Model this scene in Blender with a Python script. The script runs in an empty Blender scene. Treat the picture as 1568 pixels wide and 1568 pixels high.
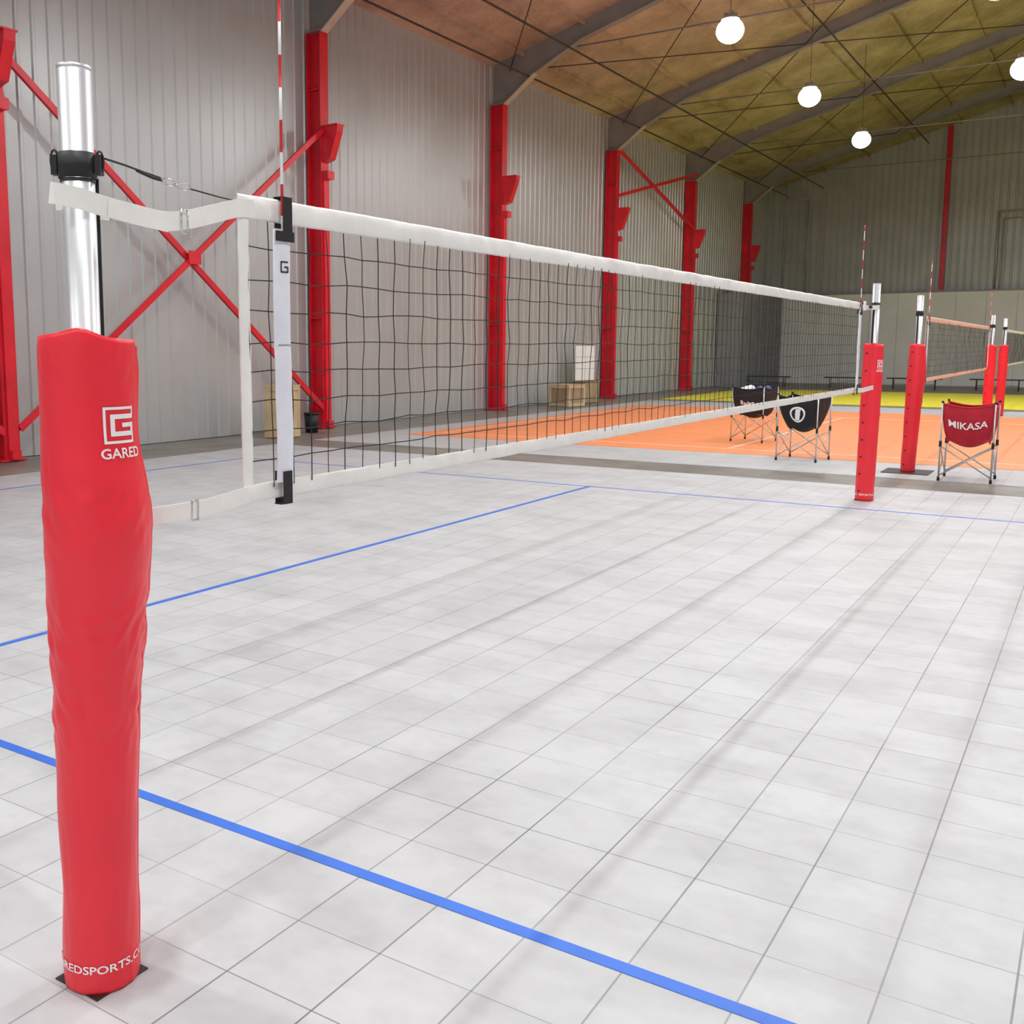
import bpy, math, random
from mathutils import Vector, Matrix, noise
random.seed(4)
S=bpy.context.scene
pi=math.pi
# ------------------------------------------------------------ materials
def newmat(name):
    m=bpy.data.materials.new(name);m.use_nodes=True
    return m,m.node_tree,m.node_tree.nodes['Principled BSDF']
def N(nt,t,**k):
    n=nt.nodes.new(t)
    for a,b in k.items(): setattr(n,a,b)
    return n
def link(nt,a,b): nt.links.new(a,b)
def mth(nt,op,a,b=None,c=None):
    n=nt.nodes.new('ShaderNodeMath');n.operation=op
    for i,v in enumerate((a,b,c)):
        if v is None: continue
        if isinstance(v,(int,float)): n.inputs[i].default_value=v
        else: nt.links.new(v,n.inputs[i])
    return n.outputs[0]
def mixc(nt,fac,a,b,bt='MIX'):
    n=nt.nodes.new('ShaderNodeMix');n.data_type='RGBA';n.blend_type=bt
    for i,v in ((0,fac),(6,a),(7,b)):
        if isinstance(v,(int,float)): n.inputs[i].default_value=v
        elif isinstance(v,tuple): n.inputs[i].default_value=(v+(1,))[:4]
        else: nt.links.new(v,n.inputs[i])
    return n.outputs[2]
def pos(nt): return N(nt,'ShaderNodeNewGeometry').outputs['Position']
def noi(nt,vec,scale,detail=3,rough=.5,sc=None):
    n=N(nt,'ShaderNodeTexNoise');n.inputs['Scale'].default_value=scale;n.inputs['Detail'].default_value=detail;n.inputs['Roughness'].default_value=rough
    if sc:
        mp=N(nt,'ShaderNodeMapping');mp.inputs['Scale'].default_value=sc;link(nt,vec,mp.inputs[0]);vec=mp.outputs[0]
    link(nt,vec,n.inputs['Vector']);return n.outputs['Fac']
def ramp(nt,fac,a,b,ca=(0,0,0),cb=(1,1,1)):
    r=N(nt,'ShaderNodeValToRGB');e=r.color_ramp.elements
    e[0].position=a;e[1].position=b;e[0].color=ca+(1,);e[1].color=cb+(1,);link(nt,fac,r.inputs[0]);return r.outputs[0]
def bump(nt,b,h,st,dist=.01):
    n=N(nt,'ShaderNodeBump');n.inputs['Strength'].default_value=st;n.inputs['Distance'].default_value=dist
    link(nt,h,n.inputs['Height']);link(nt,n.outputs[0],b.inputs['Normal'])
def simple(name,col,rough=.5,metal=0,var=.08,nscale=6,bmp=0,coat=0,spec=.5):
    m,nt,b=newmat(name)
    f=noi(nt,pos(nt),nscale,2)
    c=mixc(nt,ramp(nt,f,.3,.7),tuple(x*(1-var) for x in col),tuple(min(1,x*(1+var)) for x in col))
    link(nt,c,b.inputs['Base Color'])
    b.inputs['Roughness'].default_value=rough;b.inputs['Metallic'].default_value=metal
    b.inputs['Coat Weight'].default_value=coat;b.inputs['Specular IOR Level'].default_value=spec
    if bmp: bump(nt,b,noi(nt,pos(nt),nscale*8,1),bmp,.004)
    return m
def emis(name,col,st):
    m,nt,b=newmat(name)
    b.inputs['Base Color'].default_value=col+(1,);b.inputs['Emission Color'].default_value=col+(1,);b.inputs['Emission Strength'].default_value=st
    try: m.cycles.emission_sampling='NONE'
    except Exception: pass
    return m
TILE=.3175
def tilemat(name,col,groove,T=TILE,smudge=.12,wy=.010,wx=.0075,rough=.5,dark=(.26,.26,.27)):
    m,nt,b=newmat(name)
    P=pos(nt);sx=N(nt,'ShaderNodeSeparateXYZ');link(nt,P,sx.inputs[0])
    x=mth(nt,'DIVIDE',mth(nt,'SUBTRACT',sx.outputs[0],.20),T);y=mth(nt,'DIVIDE',mth(nt,'ADD',sx.outputs[1],.27),T)
    def g(v,w):
        f=mth(nt,'FRACT',v);d=mth(nt,'MINIMUM',f,mth(nt,'SUBTRACT',1.0,f))
        return mth(nt,'LESS_THAN',d,w)
    gy=g(y,wy);gx=g(x,wx)
    cb=N(nt,'ShaderNodeCombineXYZ');link(nt,mth(nt,'FLOOR',x),cb.inputs[0]);link(nt,mth(nt,'FLOOR',y),cb.inputs[1])
    wn=N(nt,'ShaderNodeTexWhiteNoise');wn.noise_dimensions='3D';link(nt,cb.outputs[0],wn.inputs['Vector'])
    c=mixc(nt,wn.outputs['Value'],tuple(q*.95 for q in col),tuple(min(1,q*1.03) for q in col))
    s1=ramp(nt,noi(nt,P,1.5,4,.62,(1.5,.8,1)),.45,.78)
    n2=noi(nt,P,7,3,.6);s2=ramp(nt,n2,.48,.8)
    c=mixc(nt,mth(nt,'MULTIPLY',s1,smudge*2.5),c,dark)
    c=mixc(nt,mth(nt,'MULTIPLY',s2,smudge*1.2),c,dark)
    md=ramp(nt,noi(nt,P,.9,2),.42,.68)
    c=mixc(nt,mth(nt,'MULTIPLY',gx,mth(nt,'ADD',.30,mth(nt,'MULTIPLY',md,.5))),c,groove)
    c=mixc(nt,mth(nt,'MULTIPLY',gy,mth(nt,'ADD',.45,mth(nt,'MULTIPLY',md,.4))),c,groove)
    link(nt,c,b.inputs['Base Color']);b.inputs['Roughness'].default_value=rough
    b.inputs['Specular IOR Level'].default_value=.35
    return m
M={}
M['tile']=tilemat('grey_sport_tile',(.575,.588,.605),(.13,.13,.14),smudge=.15)
M['orange']=tilemat('orange_sport_tile',(.97,.33,.13),(.6,.18,.07),smudge=.03,dark=(.6,.25,.12))
M['yellow']=tilemat('yellow_sport_tile',(.88,.80,.06),(.4,.35,.03),smudge=.03,dark=(.5,.45,.1))
M['tile2']=tilemat('grey_tile_apron',(.54,.55,.565),(.25,.25,.26))
def concrete():
    m,nt,b=newmat('concrete_floor');P=pos(nt)
    f=noi(nt,P,.9,5,.65)
    c=mixc(nt,ramp(nt,f,.35,.7),(.16,.15,.13),(.29,.27,.24));link(nt,c,b.inputs['Base Color']);b.inputs['Roughness'].default_value=.45
    return m
M['conc']=concrete()
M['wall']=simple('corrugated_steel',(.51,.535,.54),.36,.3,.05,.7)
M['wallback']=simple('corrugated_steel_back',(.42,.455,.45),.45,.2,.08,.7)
M['white_panel']=simple('white_liner_panel',(.84,.88,.86),.55,0,.05,.8)
M['curtain']=simple('dark_grey_panel',(.30,.315,.32),.8,0,.08,1.2)
def foam():
    m,nt,b=newmat('sprayed_foam_ceiling');P=pos(nt)
    sx=N(nt,'ShaderNodeSeparateXYZ');link(nt,P,sx.inputs[0])
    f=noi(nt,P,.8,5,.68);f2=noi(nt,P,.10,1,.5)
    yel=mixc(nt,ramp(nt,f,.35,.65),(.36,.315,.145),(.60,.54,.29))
    pnk_bounce=mixc(nt,ramp(nt,f,.35,.65),(.42,.28,.23),(.62,.45,.38))  # bounce light off a red court floor, painted into the foam colour at low X
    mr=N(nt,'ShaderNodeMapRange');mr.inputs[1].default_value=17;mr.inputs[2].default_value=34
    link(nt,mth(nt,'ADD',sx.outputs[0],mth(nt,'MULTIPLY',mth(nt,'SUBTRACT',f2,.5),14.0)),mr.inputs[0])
    c=mixc(nt,mr.outputs[0],pnk_bounce,yel)
    link(nt,c,b.inputs['Base Color']);b.inputs['Roughness'].default_value=.75
    bump(nt,b,noi(nt,P,1.8,5,.7),1.0,.30);return m
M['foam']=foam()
M['redsteel']=simple('red_painted_steel',(.72,.013,.03),.35,0,.12,2)
M['greysteel']=simple('grey_painted_steel',(.28,.275,.265),.45,.1,.1,2)
M['lightsteel']=simple('galvanised_steel',(.52,.50,.44),.4,.3,.1,3)
M['darkrod']=simple('dark_rod',(.06,.055,.05),.5,.3,.1,5)
M['padred']=simple('red_vinyl_pad',(.90,.022,.042),.40,0,.03,3,.15,.1)
M['alu']=simple('brushed_aluminium',(.66,.67,.69),.40,.75,.03,14)
M['white']=simple('white_vinyl_tape',(.93,.92,.88),.5,0,.04,9,.2)
M['sleeve']=simple('white_antenna_sleeve',(.84,.86,.94),.5,0,.03,20,.2)
M['salmon']=simple('salmon_tape',(.88,.66,.56),.5,0,.05,9)
M['black']=simple('black_webbing',(.012,.012,.013),.55,0,.1,20)
M['cord']=simple('black_net_cord',(.013,.013,.015),.7,0,.1,20)
M['plate']=simple('dark_floor_plate',(.05,.045,.04),.5,.4,.2,8)
M['chrome']=simple('chrome_hardware',(.7,.7,.7),.2,1,.05,20)
M['logo']=simple('white_print',(.94,.92,.92),.5,0,.02,20)
M['blue']=simple('blue_court_line',(.042,.17,.70),.45,0,.08,6)
M['lineb2']=simple('white_court_line',(.85,.75,.68),.45,0,.05,6)
M['rodw']=simple('antenna_white',(.9,.9,.9),.35)
M['rodr']=simple('antenna_red',(.7,.02,.03),.35)
M['crate']=simple('tan_plywood',(.64,.50,.30),.6,0,.15,3)
M['cratedk']=simple('dark_plywood',(.40,.30,.18),.6,0,.15,3)
M['board']=simple('white_board',(.92,.94,.93),.35,0,.02,3)
M['grid']=simple('board_grid_lines',(.35,.37,.4),.5)
M['fabred']=simple('red_fabric',(.50,.012,.03),.75,0,.12,10,.3)
M['fabblk']=simple('black_fabric',(.012,.012,.014),.75,0,.2,10,.3)
M['tube']=simple('cart_tube_steel',(.6,.6,.6),.35,.6,.05,10)
M['ball']=simple('ball_leather',(.8,.8,.83),.45,0,.1,6)
M['ballb']=simple('ball_leather_blue',(.05,.08,.3),.45,0,.1,6)
M['bench']=simple('dark_bench_vinyl',(.04,.042,.05),.5,0,.1,5)
M['housing']=simple('lamp_housing',(.55,.55,.55),.4,.5,.05,5)
M['lens']=emis('lamp_diffuser',(1,1,.98),14)
# ------------------------------------------------------------ mesh builder
class B:
    def __init__(s): s.v=[];s.f=[];s.m=[];s.sm=[];s.mats=[]
    def mi(s,k):
        if k not in s.mats: s.mats.append(k)
        return s.mats.index(k)
    def add(s,vs,fs,k,smooth=False):
        o=len(s.v);s.v+= [tuple(v) for v in vs];i=s.mi(k)
        for f in fs: s.f.append([a+o for a in f]);s.m.append(i);s.sm.append(smooth)
    def box(s,c,d,k,rz=0,R=None):
        c=Vector(c);Rm=R or Matrix.Rotation(rz,3,'Z')
        vs=[c+Rm@Vector((x*d[0]/2,y*d[1]/2,z*d[2]/2)) for x in(-1,1) for y in(-1,1) for z in(-1,1)]
        s.add(vs,[(0,1,3,2),(4,6,7,5),(0,4,5,1),(2,3,7,6),(0,2,6,4),(1,5,7,3)],k)
    def beam(s,a,b,w,h,k,up=(0,0,1)):
        a=Vector(a);b=Vector(b);d=(b-a);L=d.length;x=d.normalized();u=Vector(up)
        y=u.cross(x)
        if y.length<1e-4: y=Vector((1,0,0)).cross(x)
        y.normalize();z=x.cross(y)
        R=Matrix((x,y,z)).transposed();s.box((a+b)/2,(L,w,h),k,R=R)
    def cyl(s,a,b,r,k,n=16,r2=None,caps=True):
        a=Vector(a);b=Vector(b);r2=r if r2 is None else r2
        x=(b-a).normalized();t=Vector((0,0,1)) if abs(x.z)<.9 else Vector((1,0,0))
        u=x.cross(t).normalized();w=x.cross(u)
        vs=[a+(u*math.cos(2*pi*i/n)+w*math.sin(2*pi*i/n))*r for i in range(n)]+[b+(u*math.cos(2*pi*i/n)+w*math.sin(2*pi*i/n))*r2 for i in range(n)]
        s.add(vs,[(i,i+n,(i+1)%n+n,(i+1)%n) for i in range(n)],k,True)
        if caps: s.add(vs,[tuple(range(n)),tuple(range(2*n-1,n-1,-1))],k)
    def tube(s,pts,r,k,n=8):
        pts=[Vector(p) for p in pts];rings=[]
        for i,p in enumerate(pts):
            d=(pts[min(i+1,len(pts)-1)]-pts[max(i-1,0)]).normalized()
            t=Vector((0,0,1)) if abs(d.z)<.95 else Vector((1,0,0))
            u=d.cross(t).normalized();w=d.cross(u)
            rings.append([p+(u*math.cos(2*pi*j/n)+w*math.sin(2*pi*j/n))*r for j in range(n)])
        vs=[q for R in rings for q in R];fs=[]
        for i in range(len(pts)-1):
            for j in range(n): fs.append((i*n+j,(i+1)*n+j,(i+1)*n+(j+1)%n,i*n+(j+1)%n))
        fs+= [tuple(range(n)),tuple(range(len(vs)-1,len(vs)-n-1,-1))]
        s.add(vs,fs,k,True)
    def grid(s,fn,nu,nv,k,smooth=True,wrap=False):
        vs=[fn(i/nu,j/nv) for j in range(nv+1) for i in range(nu+(0 if wrap else 1))]
        W=nu if wrap else nu+1;fs=[]
        for j in range(nv):
            for i in range(nu):
                a=j*W+i;b_=j*W+(i+1)%W
                fs.append((a,b_,b_+W,a+W))
        s.add(vs,fs,k,smooth)
    def ribbon(s,pts,h,th,k,upv=None,nrm=None):
        pts=[Vector(p) for p in pts];vs=[]
        for i,p in enumerate(pts):
            d=(pts[min(i+1,len(pts)-1)]-pts[max(i-1,0)]).normalized()
            up=Vector(upv) if upv else Vector((0,0,1))
            nn=d.cross(up).normalized();up2=nn.cross(d).normalized()
            hh=h[i] if isinstance(h,(list,tuple)) else h
            for a,b_ in((-1,-1),(1,-1),(1,1),(-1,1)): vs.append(p+nn*th/2*a+up2*hh/2*b_)
        fs=[]
        for i in range(len(pts)-1):
            for j in range(4): fs.append((i*4+j,i*4+(j+1)%4,(i+1)*4+(j+1)%4,(i+1)*4+j))
        n=len(vs);fs+=[(0,3,2,1),(n-4,n-3,n-2,n-1)]
        s.add(vs,fs,k,False)
    def poly(s,pts,off,k):
        pts=[Vector(p) for p in pts];o=Vector(off);n=len(pts)
        vs=pts+[p+o for p in pts]
        s.add(vs,[tuple(range(n)),tuple(range(2*n-1,n-1,-1))]+[(i,(i+1)%n,(i+1)%n+n,i+n) for i in range(n)],k)
    def sphere(s,c,r,k,n=16,m=10,k2=None):
        c=Vector(c)
        s.grid(lambda u,v:c+Vector((math.cos(2*pi*u)*math.sin(pi*v),math.sin(2*pi*u)*math.sin(pi*v),math.cos(pi*v)))*r,n,m,k)
    def done(s,name,parent=None,fixn=True):
        me=bpy.data.meshes.new(name);me.from_pydata(s.v,[],s.f)
        for k in s.mats: me.materials.append(M[k])
        me.polygons.foreach_set('material_index',s.m);me.polygons.foreach_set('use_smooth',s.sm)
        me.update()
        if fixn:
            import bmesh
            bm=bmesh.new();bm.from_mesh(me);bmesh.ops.remove_doubles(bm,verts=bm.verts,dist=1e-6);bmesh.ops.recalc_face_normals(bm,faces=bm.faces);bm.to_mesh(me);bm.free()
        o=bpy.data.objects.new(name,me);S.collection.objects.link(o)
        if parent: o.parent=parent
        return o
def empty(name,loc=(0,0,0)):
    o=bpy.data.objects.new(name,None);o.location=loc;S.collection.objects.link(o);o.empty_display_size=.2;return o
def textverts(txt,size):
    cu=bpy.data.curves.new('t','FONT');cu.body=txt;cu.size=size;cu.align_x='CENTER';cu.resolution_u=3;cu.offset=size*.018
    o=bpy.data.objects.new('t',cu);S.collection.objects.link(o);bpy.context.view_layer.update()
    dg=bpy.context.evaluated_depsgraph_get();me=o.evaluated_get(dg).to_mesh()
    v=[(a.co.x,a.co.y) for a in me.vertices];f=[tuple(p.vertices) for p in me.polygons]
    o.evaluated_get(dg).to_mesh_clear();bpy.data.objects.remove(o);bpy.data.curves.remove(cu)
    return v,f
# ------------------------------------------------------------ room
WY=12.38;XB=51.0;XF=-9.0;EZ=9.42;SL=.28
def roofz(y): return EZ+SL*(WY-abs(y))
b=B();b.box(((XF+XB)/2,0,-.11),(XB-XF+.6,2*WY+.6,.2),'conc');b.done('floor')
def slab(name,x0,x1,y0,y1,z0,z1,k):
    b=B();b.box(((x0+x1)/2,(y0+y1)/2,(z0+z1)/2),(x1-x0,y1-y0,z1-z0),k);return b.done(name)
slab('floor_court_grey',XF+.3,12.35,-10.6,10.4,-.012,0,'tile')
slab('floor_court_apron',13.45,31.0,-10.6,10.4,-.012,-.002,'tile2')
slab('floor_court_orange',15.4,28.2,-8.5,9.6,-.012,.003,'orange')
slab('floor_court_yellow',31.95,42.3,-8.5,10.4,-.012,.003,'yellow')
def corr(name,axis,at,a0,a1,ztop,k,sgn,pitch=.305,depth=.026):
    prof=[(0,0),(.62,0),(.70,1),(.86,1),(.94,0)]
    pts=[];x=a0
    while x<a1:
        for u,d in prof:
            if x+u*pitch<=a1: pts.append((x+u*pitch,d*depth))
        x+=pitch
    pts.append((a1,0));b=B();vs=[];n=len(pts)
    for lvl in (0,1):
        for x,d in pts:
            z=0 if lvl==0 else (ztop(x)+.05)
            vs.append((x,at+sgn*d,z) if axis=='x' else (at+sgn*d,x,z))
    b.add(vs,[(i,i+1,i+1+n,i+n) for i in range(n-1)],k)
    m=[a0,a1] if axis=='x' else [a0,0,a1]
    bk=[]
    for x in m: bk.append((x,0))
    for x in reversed(m): bk.append((x,ztop(x)+.05))
    pl=[((x,at-sgn*.02,z) if axis=='x' else (at-sgn*.02,x,z)) for x,z in bk]
    b.poly(pl,((0,-sgn*.2,0) if axis=='x' else (-sgn*.2,0,0)),k)
    return b.done(name,fixn=True)
corr('wall_left','x',WY,XF,XB,lambda x:EZ,'wall',-1)
corr('wall_right','x',-WY,XF,XB,lambda x:EZ,'wall',1)
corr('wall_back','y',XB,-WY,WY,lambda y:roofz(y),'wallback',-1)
corr('wall_front','y',XF,-WY,WY,lambda y:roofz(y),'wall',1)
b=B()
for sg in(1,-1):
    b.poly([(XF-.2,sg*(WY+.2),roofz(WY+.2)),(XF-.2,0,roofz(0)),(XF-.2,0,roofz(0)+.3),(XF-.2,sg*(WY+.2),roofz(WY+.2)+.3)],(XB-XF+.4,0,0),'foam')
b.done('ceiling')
b=B()
y=-12.0
while y<11.0:
    b.box((XB-.62,y+.6,2.12),(.06,1.19,4.24),'white_panel');y+=1.2
b.box((XB-.62,-.5,4.27),(.1,23,.08),'greysteel')
b.done('wall_liner_back')
b=B();x=43.2
while x<50.2:
    b.box((x+.55,WY-.62,2.1),(.05,1.09,4.2),'curtain');x+=1.1
b.box((46.9,WY-.62,4.24),(7.6,.09,.08),'greysteel')
b.done('wall_liner_left')
# court lines
b=B()
def lx(x0,x1,y,k='blue',w=.05,z=0): b.box(((x0+x1)/2,y,z+.001),(x1-x0,w,.002),k)
def ly(x,y0,y1,k='blue',w=.05,z=0): b.box((x,(y0+y1)/2,z+.001),(w,y1-y0,.002),k)
ly(.86,-9.2,9.2);ly(10.29,-9.2,9.2,w=.04);lx(.86,10.29,3.18);lx(.86,10.29,-3.18);lx(.86,10.29,9.2);lx(.86,10.29,-9.2)
lx(-2.0,.86,3.18)
for xx in(16.2,25.6): ly(xx,-8.4,9.2,'lineb2',z=.003)
for yy in(3.2,-3.2,9.2): lx(16.2,25.6,yy,'lineb2',z=.003)
b.done('court_lines')
# ------------------------------------------------------------ columns, rafters
CX0=15.75;SP=7.8517;CY=12.12
cols=[CX0+SP*i for i in range(-3,5)]
def ibeam(b,x,y,z0,z1,k,w=.27,d=.36,t=.022):
    b.box((x,y-d/2,(z0+z1)/2),(w,t,z1-z0),k);b.box((x,y+d/2,(z0+z1)/2),(w,t,z1-z0),k);b.box((x,y,(z0+z1)/2),(t,d,z1-z0),k)
for sg in (1,-1):
    for x in cols:
        b=B();ibeam(b,0,0,0,8.37,'redsteel')
        b.box((0,0,.015),(.46,.46,.03),'redsteel');b.box((0,-.24,.1),(.16,.12,.14),'redsteel')
        b.poly([(-.10,-.18,6.42),(-.10,-.62,6.42),(-.10,-.60,6.28),(-.10,-.40,5.74),(-.10,-.18,5.68)],(.20,0,0),'redsteel')
        b.box((0,-.40,6.43),(.26,.46,.03),'redsteel')
        b.box((0,-.27,5.42),(.22,.18,.17),'redsteel')
        b.box((0,-.21,2.7),(.18,.05,5.4),'redsteel')
        for z in(2.4,4.4,7.2): b.box((0,0,z),(.25,.34,.02),'redsteel')
        o=b.done('steel_column');o.location=(x,sg*CY,0)
        if sg<0:o.rotation_euler=(0,0,pi)
for x in cols:
    b=B()
    for sg in(1,-1):
        Y=lambda y:sg*y
        bot=[(12.30,8.37),(11.92,8.37),(11.0,9.06),(9.6,9.74),(0,12.46)]
        top=[(0,roofz(0)),(12.3,roofz(12.3))]
        b.poly([(x-.012,Y(p[0]),p[1]) for p in bot+top],(.024,0,0),'greysteel')
        for i in range(1,len(bot)-1):
            b.beam((x,Y(bot[i][0]),bot[i][1]),(x,Y(bot[i+1][0]),bot[i+1][1]),.22,.03,'lightsteel' if i==1 else 'greysteel')
        b.box((x,Y(12.10),8.385),(.28,.40,.03),'greysteel')
    b.done('roof_rafter')
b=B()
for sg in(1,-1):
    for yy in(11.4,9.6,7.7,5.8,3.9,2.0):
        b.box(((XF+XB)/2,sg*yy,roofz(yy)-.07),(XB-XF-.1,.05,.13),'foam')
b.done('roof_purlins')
b=B()
for sg in(1,-1):
    for i in range(len(cols)-1):
        x0,x1=cols[i],cols[i+1]
        for ya,yb in((11.8,6.0),(6.0,.3)):
            za,zb=roofz(ya)-.35,roofz(yb)-.35
            b.cyl((x0,sg*ya,za),(x1,sg*yb,zb),.016,'darkrod',6);b.cyl((x1,sg*ya,za),(x0,sg*yb,zb),.016,'darkrod',6)
b.done('roof_bracing_rods')
b=B()
for yy,zz in((9.6,9.30),(11.2,9.0),(-9.6,9.30),(5.15,10.9),(.15,11.9),(-5.3,10.9)):
    b.cyl((XF+.1,yy,zz),(XB-.45,yy,zz),.026,'darkrod',8)
for x in cols[2:]:
    b.cyl((x+.2,11.3,9.62),(x+.2,-11.3,9.62),.022,'greysteel',8)
b.done('electrical_conduit')
b=B()
def brace(x0,z0,x1,z1,y=11.98): b.beam((x0,y,z0),(x1,y,z1),.08,.07,'redsteel');b.beam((x0,y-.045,z0),(x1,y-.045,z1),.02,.11,'redsteel')
brace(cols[2]+.12,6.25,cols[3]-.12,.45);brace(cols[3]-.12,6.35,cols[2]+.12,.5,11.92)
brace(cols[1]+.12,6.25,cols[2]-.12,.45);brace(cols[2]-.12,6.35,cols[1]+.12,.5,11.92)
brace(cols[5]+.12,8.4,cols[6]-.12,6.5);brace(cols[6]-.12,8.6,cols[5]+.12,6.9,11.92)
b.box(((cols[2]+cols[3])/2,11.85,3.42),(.3,.02,.24),'redsteel')
b.done('wall_cross_braces')
b=B()
for y in(4.3,-4.3): ibeam(b,XB-.28,y,0,roofz(y)-.1,'redsteel',.2,.18)
b.done('gable_columns')
b=B()
def rect(y0,y1,z0,z1,r=.03):
    X=XB-.12
    for a,c in(((y0,z0),(y0,z1)),((y0,z1),(y1,z1)),((y1,z1),(y1,z0))): b.cyl((X,a[0],a[1]),(X,c[0],c[1]),r,'lightsteel',6)
rect(11.4,10.3,4.3,8.9);rect(11.4,10.3,4.3,5.9,.02);rect(2.2,.2,4.3,7.7,.05);rect(2.0,-.4,4.3,7.4,.03)
b.cyl((XB-.12,9.6,4.3),(XB-.12,9.6,9.7),.02,'lightsteel',6)
b.done('wall_conduit_frames')
# ------------------------------------------------------------ lamps
LZ=8.5
for k in range(-4,3):
    x=20.95+7.03*k
    for y,en in((4.96,1.0),(-.05,1.08),(-5.1,1.15)):
        e=empty('high_bay_light',(x,y,LZ))
        b=B()
        b.cyl((0,0,.24),(0,0,.31),.19,'housing',24,.14);b.cyl((0,0,.31),(0,0,.42),.07,'housing',16,.05)
        for i in range(8):
            a=i*pi/4;b.box((.10*math.cos(a),.10*math.sin(a),.34),(.10,.012,.07),'housing',a)
        b.cyl((0,0,.42),(0,0,roofz(y)-LZ-.02),.007,'darkrod',6)
        b.done('housing',e)
        b=B();b.grid(lambda u,v:Vector((math.cos(2*pi*u)*.29*math.sin((.12+.88*v)*pi),math.sin(2*pi*u)*.29*math.sin((.12+.88*v)*pi),.01+.26*math.cos((.12+.88*v)*pi))),24,12,'lens');b.done('diffuser',e)
        l=bpy.data.lights.new('lamp','AREA');l.shape='DISK';l.size=.3;l.energy=168*en;l.color=(.985,1,1)
        lo=bpy.data.objects.new('lamp',l);S.collection.objects.link(lo);lo.parent=e;lo.location=(0,0,-.262)
# ------------------------------------------------------------ poles and pads
CAM=Vector((-1.774,-2.2655,1.8009))
VR=Vector((.56,-.8285,0))
def interp0(tab,z):
    if z<=tab[0][0]: return tab[0][1:]
    for a,c in zip(tab,tab[1:]):
        if z<=c[0]:
            t=(z-a[0])/(c[0]-a[0]);return tuple(a[i]+(c[i]-a[i])*t for i in range(1,len(a)))
    return tab[-1][1:]
def interp(tab,z):
    q=[interp0(tab,z+d) for d in(-.06,-.03,0,.03,.06)]
    return tuple(sum(a)/5 for a in zip(*q))
NEAR=[(0,-.021,.208),(.38,-.0145,.208),(.56,-.012,.216),(.82,-.006,.230),(.93,.001,.246),(1.115,.006,.260),(1.19,.013,.272),(1.32,.019,.288),(1.45,.012,.268),(1.55,.003,.248),(1.70,.004,.2486),(1.84,.008,.250)]
FAR=[(0,-.008,.205),(.9,0,.212),(1.3,.004,.222),(1.84,.004,.215)]
def padpt(tab,th,z,off=0,wr=1,seed=0,lean=(0,0)):
    o,w=interp(tab,z);r=w/2
    n=noise.noise(Vector((math.cos(th)*1.4+seed,math.sin(th)*1.4,z*5)))*.004
    loc=math.exp(-((z-1.03)/.10)**2)+math.exp(-((z-.80)/.10)**2)*.8+.5*math.exp(-((z-1.36)/.12)**2)+.5*math.exp(-((z-1.74)/.06)**2)
    n+=noise.noise(Vector((math.cos(th)*3+seed,math.sin(th)*3,z*26+math.sin(th*2)*2)))*.008*loc
    n+=noise.noise(Vector((math.cos(th)*5,math.sin(th)*5+seed,z*9)))*.0016
    r=r+n*wr+off
    lx,ly=lean[0]*(1-z/1.83),lean[1]*(1-z/1.83)
    return Vector((VR.x*o+lx+r*math.cos(th),VR.y*o+ly+r*math.sin(th),z))
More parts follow.
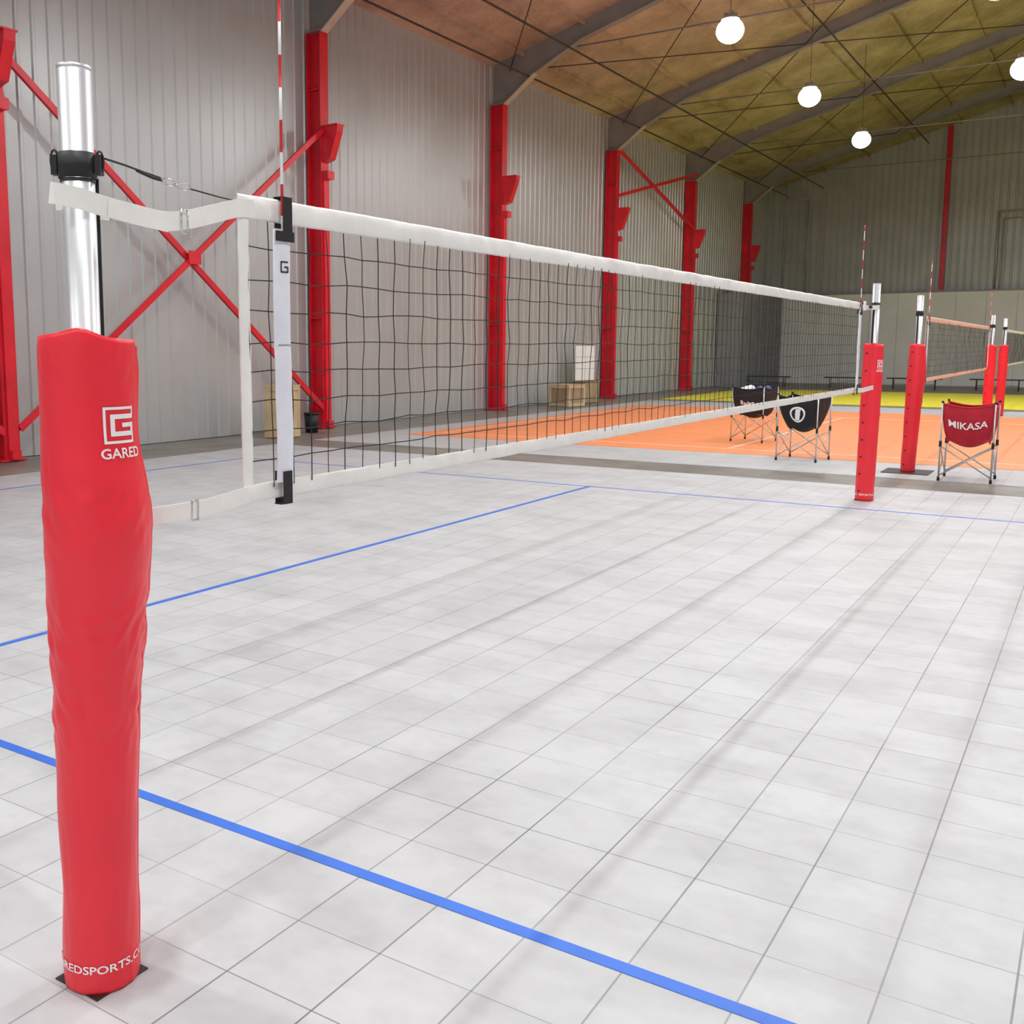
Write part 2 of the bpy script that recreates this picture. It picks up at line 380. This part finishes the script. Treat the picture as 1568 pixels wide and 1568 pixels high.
def build_pole(name,X,Y,tab,near,lean,seed,zc=2.268,logo=True):
    e=empty(name,(X,Y,0))
    face=math.atan2(-2.2655-Y,-1.774-X)
    b=B();b.cyl((0,0,0),(0,0,2.5144),.043,'alu',48)
    b.cyl((0,0,2.505),(0,0,2.516),.0435,'alu',48)
    b.done('post',e)
    b=B();nu,nv=(128,150) if near else (48,50)
    def topz(th):
        d=(th-face+pi)%(2*pi)-pi
        return 1.83+.013*math.exp(-((d+.15)/.35)**2)-.014*max(0,d)/1.5+.004*math.sin(3*th+seed)
    def f(u,v):
        th=2*pi*u;z=v*topz(th)
        z=max(.004,z);p=padpt(tab,th,z,0,1,seed,lean)
        if v>.99: p=Vector((p.x*.985,p.y*.985,p.z))
        return p
    b.grid(f,nu,nv,'padred',wrap=True)
    b.grid(lambda u,v:(lambda p:Vector((p.x*(.985-.5*v),p.y*(.985-.5*v),p.z-.012*v)))(padpt(tab,2*pi*u,topz(2*pi*u),0,1,seed,lean)),nu,3,'padred',wrap=True)
    b.grid(lambda u,v:(lambda p:Vector((p.x*(1-.6*v),p.y*(1-.6*v),.004)))(padpt(tab,2*pi*u,.004,0,1,seed,lean)),nu,1,'padred',wrap=True)
    th0=face+(1.62 if near else -.75)
    b.grid(lambda u,v:padpt(tab,th0+(u-.5)*.34,.02+v*1.78,.004*math.sin(pi*min(1,max(0,u)))**.4,1,seed,lean),8,80,'padred')
    if not near:
        for i in range(9):
            z=.12+i*.2;p=padpt(tab,th0+.1,z,.006,1,seed,lean)
            b.sphere(p,.011,'black',8,5)
    b.done('pad',e)
    if logo:
        b=B();t0=face+(.66 if near else .85);L=.096;zc0=1.595;r=.124
        def rectl(s0,s1,z0,z1):
            b.grid(lambda u,v:padpt(tab,t0+(s0+(s1-s0)*u)*L/r,zc0+(z0+(z1-z0)*v)*L,.0025,1,seed,lean),6,6,'logo')
        w=.075
        rectl(-.5,-.5+w,-.5,.5);rectl(-.5,.5,-.5,-.5+w);rectl(-.5,.5,.5-w,.5);rectl(.5-w,.5,.18,.5);rectl(.5-w,.5,-.5,-.2)
        w=.13
        rectl(-.3,-.3+w,-.3,.3);rectl(-.3,.5,-.3,-.3+w);rectl(-.3,.5,.3-w,.3);rectl(.5-w,.5,-.3,.06);rectl(.05,.5,-.06,.06)
        v,fc=textverts('GARED',.037)
        b.add([padpt(tab,t0+.04+(x*1.08)/r,zc0-.086+y,.0025,1,seed,lean) for x,y in v],fc,'logo')
        v,fc=textverts('GAREDSPORTS.COM',.033)
        b.add([padpt(tab,face-.0+x*1.28/.109,.066+y,.0025,1,seed,lean) for x,y in v],fc,'logo')
        b.done('printed_logo',e,fixn=False)
    b=B();sgn=1 if near else -1
    b.cyl((0,0,zc-.035),(0,0,zc+.03),.049,'black',32);b.cyl((0,0,zc-.045),(0,0,zc-.036),.0455,'plate',32)
    for s_ in(1,-1):
        a=Vector((s_*.049,0,zc)) if not near else VR*s_*.049+Vector((0,0,zc))
        d=Vector((s_,0,0)) if not near else VR*s_
        b.beam(a,a+d*.016,.03,.05,'black')
        pts=[a+d*(.010+.010*math.sin(t))+Vector((0,0,.028*math.cos(t)+(.012 if s_<0 else .008))) for t in [i*pi/6 for i in range(0,13)]]
        b.tube(pts,.003,'black',6)
    b.done('ratchet_collar',e)
    b=B();q=Vector((sgn*.052,.012,0)) if not near else VR*.040+Vector((.02,.02,0))
    b.ribbon([q+Vector((0,0,z)) for z in(zc-.03,2.1,1.95,1.80)],.022,.003,'black',upv=(VR.x,VR.y,0) if near else (0,1,0));b.done('strap',e)
    b=B();b.box((VR.x*-.022,VR.y*-.022,.002),(.182,.182,.004),'plate');b.cyl((0,0,.002),(0,0,.02),.05,'plate',24);b.done('floor_socket',e)
    return e
near=build_pole('volleyball_net_pole',0,0,NEAR,True,(0,0),3.1)
far=build_pole('volleyball_net_pole',11.044,0,FAR,False,(-.02,0),7.7)
P2=14.35
p2=build_pole('volleyball_net_pole',P2,0,[(0,-.03,.19),(.9,-.01,.21),(1.4,.01,.25),(1.84,.0,.20)],False,(-.05,0),1.3,logo=False)
p3=build_pole('volleyball_net_pole',P2+11.04,0,FAR,False,(-.03,0),5.3,logo=False)
p4=build_pole('volleyball_net_pole',28.75,0,FAR,False,(0,0),9.3,logo=False)
b=B();b.box((P2-.02,0.03,.003),(.62,.62,.010),'plate');b.done('pole_base_plate')
# ------------------------------------------------------------ nets
def build_net(name,X0,x0,x1,zt,zb,tape,near=False,ant=True,cordr=.0019):
    e=empty(name,(X0,0,0))
    def wav(x,z,a=.004): return a*noise.noise(Vector((x*6+X0,z*9,1)))+.4*a*noise.noise(Vector((x*30,z*20,2)))
    b=B()
    def tapef(za,zb_,th,n,k):
        def fn(u,v):
            x=x0+(x1-x0)*u;t=v*2*pi
            z=(za+zb_)/2+(zb_-za)/2*math.cos(t)+.3*wav(x,9,.012)*.5
            y=th*math.sin(t)*(1+ .3*math.sin(x*40))+wav(x,z,.010)
            return Vector((x,y,z))
        b.grid(fn,n,10,k)
    n=420 if near else 120
    tapef(zt,zt-.075,.005,n,tape);tapef(zb+.058,zb,.004,n,tape)
    for xs in(x0,x1-.045):
        b.grid(lambda u,v:Vector((xs+.0235+.026*math.cos(v*2*pi)+wav(zb+(zt-zb)*u,xs,.004),.004*math.sin(v*2*pi),zb+.01+(zt-zb-.02)*u)),40,8,tape)
    b.done('tapes',e)
    cu=bpy.data.curves.new('netting','CURVE');cu.dimensions='3D';cu.bevel_depth=cordr;cu.bevel_resolution=0
    step=.1;nx=int((x1-x0-.06)/step);nz=9
    def P(i,j):
        x=x0+.04+(x1-x0-.08)*i/nx;z=zb+.04+(zt-.06-zb-.04)*j/(nz)
        k=1 if 0<j<nz else 0
        x+=.010*noise.noise(Vector((i*.9,j*.7,X0)))*k;zz=z+(-.010*math.sin(pi*j/nz)+.010*noise.noise(Vector((i*.5,j*.9,5+X0))))*k
        y=.012*noise.noise(Vector((i*.3,j*.5,9+X0)))
        return (x,y,zz,1)
    for i in range(nx+1):
        s=cu.splines.new('POLY');s.points.add(nz)
        for j in range(nz+1): s.points[j].co=P(i,j)
    for j in range(1,nz):
        s=cu.splines.new('POLY');s.points.add(nx)
        for i in range(nx+1): s.points[i].co=P(i,j)
    o=bpy.data.objects.new('netting',cu);cu.materials.append(M['cord']);S.collection.objects.link(o);o.parent=e
    if ant:
        for xa,sd in((.782 if near else x0+.145,-1),(x1-.16,-1)):
            b=B();y=sd*.016
            zz=zb+.02;i=0
            while zz<zt+.80:
                b.cyl((xa,y,zz),(xa,y,min(zz+.1,zt+.81)),.0048,'rodr' if i%2 else 'rodw',8);zz+=.1;i+=1
            b.done('antenna',e)
            b=B()
            w=.082 if near else .055
            b.grid(lambda u,v:Vector((xa-.008+w/2*math.cos(v*2*pi)+.003*math.sin(u*7),y-.001+.009*math.sin(v*2*pi)+.004*noise.noise(Vector((u*6,v,xa))),zb+.055+(zt-.10-zb-.05)*u)),30,12,'sleeve')
            b.box((xa-.008,y-.0105,(zt+zb)/2+.02),(w*.8,.001,.004),'grid')
            b.done('antenna_sleeve',e)
            b=B()
            for z0_,z1_,dx_ in((zt-.125,zt+.008,.012),(zb-.02,zb+.09,-.006)):
                b.box((xa+dx_,y-.012,(z0_+z1_)/2),(.040,.005,z1_-z0_),'black');b.box((xa+dx_,.010,(z0_+z1_)/2),(.040,.004,z1_-z0_),'black')
                zc=z1_ if z0_>zt-.2 else z0_
                b.box((xa+dx_,0,zc),(.040,.030,.004),'black')
            b.box((xa-.004,y-.014,zt-.118),(.085,.006,.032),'black')
            if near and xa<2:
                for dx,dz,sw,sh in((-.016,0,.005,.034),(0,.016,.034,.005),(0,-.016,.034,.005),(.016,-.008,.005,.017),(.008,0,.018,.005)):
                    b.box((xa-.006+dx,y-.0115,zt-.215+dz),(sw,.001,sh),'plate')
            b.done('antenna_straps',e)
    return e
net=build_net('volleyball_net',0,.592,10.255,2.27,1.298,'white',True)
build_net('volleyball_net',P2,.637,10.255,2.24,1.27,'salmon',cordr=.0019)
build_net('volleyball_net',28.75,.637,10.255,2.24,1.27,'white',cordr=.0019,ant=False)
b=B()
def smooth(pts,n=6):
    pts=[Vector(p) for p in pts];out=[]
    for i in range(len(pts)-1):
        p0=pts[max(i-1,0)];p1=pts[i];p2_=pts[i+1];p3_=pts[min(i+2,len(pts)-1)]
        for k in range(n):
            t=k/n;out.append(.5*((2*p1)+(-p0+p2_)*t+(2*p0-5*p1+4*p2_-p3_)*t*t+(-p0+3*p1-3*p2_+p3_)*t**3))
    out.append(pts[-1]);return out
top=smooth([(.66,-.006,2.228),(.585,-.008,2.222),(.46,-.02,2.190),(.36,-.028,2.165),(.26,-.036,2.150),(.12,-.046,2.158),(.03,-.052,2.166),(-.03,-.052,2.175),(-.085,-.03,2.183),(-.10,-.015,2.186)])
b.ribbon(top,.054,.004,'white')
b.ribbon(smooth([(.05,-.056,2.163),(.16,-.050,2.153),(.27,-.042,2.145)]),.052,.003,'white')
b.ribbon([(-.04,.0,2.175),(-.04,.04,2.175),(0,.05,2.175),(.05,.04,2.165),(.1,0,2.16)],.045,.003,'white')
bt=smooth([(.62,-.004,1.328),(.52,-.012,1.320),(.42,-.014,1.312),(.34,-.014,1.312),(.22,-.01,1.312),(.12,0,1.314)])
b.ribbon(bt,.052,.004,'white');b.ribbon(smooth([(.42,-.019,1.312),(.30,-.02,1.313),(.16,-.01,1.312)]),.05,.003,'white')
b.done('net_end_straps',net)
b=B()
def buckle(x,y,z,h):
    for dx in(-.012,.012): b.cyl((x+dx,y,z-h/2),(x+dx,y,z+h/2),.0025,'chrome',8)
    for dz in(-h/2,h/2): b.cyl((x-.012,y,z+dz),(x+.012,y,z+dz),.0025,'chrome',8)
buckle(.335,-.038,2.155,.066);buckle(.36,-.023,1.311,.060)
rope=smooth([(.062,-.03,2.292),(.13,-.026,2.286),(.20,-.02,2.278),(.27,-.016,2.27)])
b.tube(rope,.003,'black',6)
b.tube(smooth([(.18,-.02,2.279),(.23,-.02,2.268),(.27,-.016,2.265)]),.0045,'black',6)
for cx_,cl in((.30,.05),(.355,.055)):
    b.tube([Vector((cx_+cl/2*math.cos(t),-.014,2.262-(cx_-.3)*.1+.010*math.sin(t))) for t in [i*pi/8 for i in range(17)]],.0028,'chrome',6)
b.tube([(.38,-.013,2.255),(.5,-.008,2.247),(.60,-.004,2.243)],.0022,'black',6)
b.done('tension_rope',net)
b=B()
for z in(2.235,1.322):
    b.ribbon([(10.2,0,z),(10.5,-.01,z-.01),(10.8,-.02,z),(11.0,-.05,z+.01)],.05,.004,'white')
b.tube([(10.25,0,2.26),(11.0,0,2.27)],.004,'black',6)
b.box((10.35,-.01,2.24),(.05,.02,.10),'white');b.box((10.62,-.02,2.235),(.12,.02,.03),'black')
b.done('net_far_straps',net)
# ------------------------------------------------------------ ball carts
def cart(cx,cy,rz,fab,text=None,logo=False,balls=0,s=.31,zt=1.04,zb=.52,tap=.06,tsz=.135):
    e=empty('ball_cart',(cx,cy,0));e.rotation_euler=(0,0,rz)
    b=B();cs=[(-s,-s),(s,-s),(s,s),(-s,s)]
    for x,y in cs:
        b.cyl((x,y,.03),(x*1.0,y*1.0,zt+.02),.011,'tube',10);b.cyl((x,y,0),(x,y,.05),.018,'black',10);b.sphere((x,y,zt+.02),.018,'black',8,6)
        b.cyl((x,y,zb+.02),(x,y,zb-.06),.018,'black',8)
    for i in range(4):
        a=cs[i];c=cs[(i+1)%4]
        b.cyl((a[0],a[1],zb-.05),(c[0],c[1],.07),.009,'tube',8);b.cyl((c[0],c[1],zb-.05),(a[0],a[1],.07),.009,'tube',8)
    b.done('frame',e)
    b=B()
    for i in range(4):
        a=Vector(cs[i]);c=Vector(cs[(i+1)%4]);nrm=(a+c).normalized();tg=(c-a).normalized()
        def fn(u,v):
            p=a.lerp(c,u);sag=.05*math.sin(pi*u);hb=zb+.06-.09*math.sin(pi*u)
            z=(zt-sag)*(1-v)+hb*v
            k=tap*v*v
            bul=.02*math.sin(pi*u)*math.sin(pi*v)+.012*noise.noise(Vector((u*5+i,v*5,cx)))*math.sin(pi*u)-k
            q=p+nrm*bul-tg*(2*u-1)*k;return Vector((q.x,q.y,z))
        b.grid(fn,14,10,fab)
        b.tube([fn(t/12,0) for t in range(13)],.012,fab,6)
        if i==3 and text:
            v,f=textverts(text,tsz)
            def mp(x,y):
                u=.5+x*1.05/(2*s);vv=(.50-y/(zt-zb)+.08);p=fn(u,vv);q=Vector((p.x,p.y))+nrm*.016
                return Vector((q.x,q.y,p.z))
            b.add([mp(x,y) for x,y in v],f,'logo')
        if i==3 and logo:
            for r0,r1 in((.10,.13),(0,.045)):
                b.grid(lambda u,v:(lambda x,y:(lambda p:Vector((p.x+nrm.x*.01,p.y+nrm.y*.01,p.z)))(fn(.5+x/(2*s),.5-y/(zt-zb))))((r0+(r1-r0)*v)*math.cos(2*pi*u),(r0+(r1-r0)*v)*math.sin(2*pi*u)),24,2,'logo')
            b.grid(lambda u,v:(lambda x,y:(lambda p:Vector((p.x+nrm.x*.01,p.y+nrm.y*.01,p.z)))(fn(.5+x/(2*s),.5-y/(zt-zb))))(-.05+.08*u+.02*v,-.09+.18*v),4,4,'logo')
    b.grid(lambda u,v:Vector(((2*u-1)*(s-tap),(2*v-1)*(s-tap),zb+.02-.10*math.sin(pi*u)*math.sin(pi*v))),12,12,fab)
    b.done('fabric_basket',e)
    if balls:
        b=B();k=0
        for zz in(zb+.09,zb+.27,zb+.43):
            for ix in(-1,0,1):
                for iy in(-1,0,1):
                    if zz>zb+.4 and k%3==1: k+=1;continue
                    b.sphere((ix*.165,iy*.165,zz+random.uniform(-.02,.03)),.09,'ball' if k%3 else 'ballb',14,9);k+=1
        b.done('balls',e)
cart(13.8,-.78,0,'fabred','MIKASA')
cart(15.1,1.68,-.1,'fabblk',None,True,tap=.10,zt=1.03)
cart(17.9,3.25,-.15,'fabblk','Baden',False,1,tsz=.11)
# ------------------------------------------------------------ benches, crates, board
def bench(y0,y1,x):
    b=B();L=y1-y0;c=(y0+y1)/2
    b.box((0,0,.45),(.32,L,.05),'bench')
    for y in(-L/2+.25,L/2-.25):
        for xx in(-.13,.13): b.cyl((xx*1.2,y,0),(xx,y,.43),.016,'darkrod',8)
        b.cyl((-.15,y,.08),(.15,y,.08),.012,'darkrod',8)
    b.cyl((0,-L/2+.25,.2),(0,L/2-.25,.2),.012,'darkrod',8)
    o=b.done('bench');o.location=(x,c,0)
bench(9.4,11.5,45.2);bench(6.1,8.0,45.4);bench(3.4,5.5,45.6);bench(.4,2.4,45.8);bench(-2.2,-.4,45.8)
def crate(name,c,d,rz,top):
    b=B();x,y,z=d
    b.box((0,0,z/2),(x-.04,y-.04,z-.02),'crate' if top else 'cratedk')
    for sx in(-1,1):
        for sy in(-1,1): b.box((sx*(x/2-.04),sy*(y/2-.04),z/2),(.08,.08,z),'crate')
    for zz in(.05,z-.05):
        for sx in(-1,1): b.box((sx*(x/2-.01),0,zz),(.025,y,.09),'crate')
        for sy in(-1,1): b.box((0,sy*(y/2-.01),zz),(x,.025,.09),'crate')
    b.box((0,0,z),(x+.02,y+.02,.025),'crate')
    o=b.done(name);o.location=c;o.rotation_euler=(0,0,rz)
crate('wooden_crate',(13.55,11.3,0),(.56,.52,1.02),.3,True)
crate('wooden_crate',(26.4,11.25,0),(.80,.75,.64),-.2,False)
b=B();b.cyl((0,0,0),(0,0,.38),.13,'black',20,.16);b.cyl((0,0,.38),(0,0,.41),.17,'black',20);o=b.done('trash_bin');o.location=(14.75,11.55,0)
b=B();b.box((0,0,.55),(1.0,.03,1.1),'board')
for k in range(1,3): b.box((0,-.018,k*.37),(1.0,.004,.012),'grid')
b.box((0,-.018,.55),(.012,.004,1.1),'grid')
o=b.done('score_board');o.location=(28.6,11.7,.71);o.rotation_euler=(.0,0,-.2)
b=B();b.box((0,0,.34),(.9,.5,.68),'cratedk');b.box((0,-.02,.68),(.95,.55,.03),'cratedk')
for q in(-.3,0,.3): b.box((q,-.255,.34),(.03,.02,.66),'crate')
o=b.done('low_cabinet');o.location=(28.6,11.7,0);o.rotation_euler=(0,0,-.2)
# ------------------------------------------------------------ world + camera
w=bpy.data.worlds.new('World');S.world=w;w.use_nodes=True
w.node_tree.nodes['Background'].inputs[0].default_value=(.02,.02,.02,1);w.node_tree.nodes['Background'].inputs[1].default_value=0
yaw,pit,rol=.5943,.1263,.0004
F=Vector((math.cos(yaw)*math.cos(pit),math.sin(yaw)*math.cos(pit),-math.sin(pit)))
Rt=Vector((math.sin(yaw),-math.cos(yaw),0));U=Rt.cross(F)
r=Rt*math.cos(rol)+U*math.sin(rol);u=-Rt*math.sin(rol)+U*math.cos(rol)
cd=bpy.data.cameras.new('camera');cd.sensor_width=36;cd.lens=1559.4656/1568*36
cd.shift_x=(784-636.72)/1568;cd.shift_y=-(784-727.8577)/1568;cd.clip_start=.05;cd.clip_end=200
co=bpy.data.objects.new('camera',cd);S.collection.objects.link(co)
mt=Matrix((r,u,-F)).transposed().to_4x4();mt.translation=CAM;co.matrix_world=mt
S.camera=co
S.view_settings.view_transform='Standard';S.view_settings.look='None';S.view_settings.exposure=0
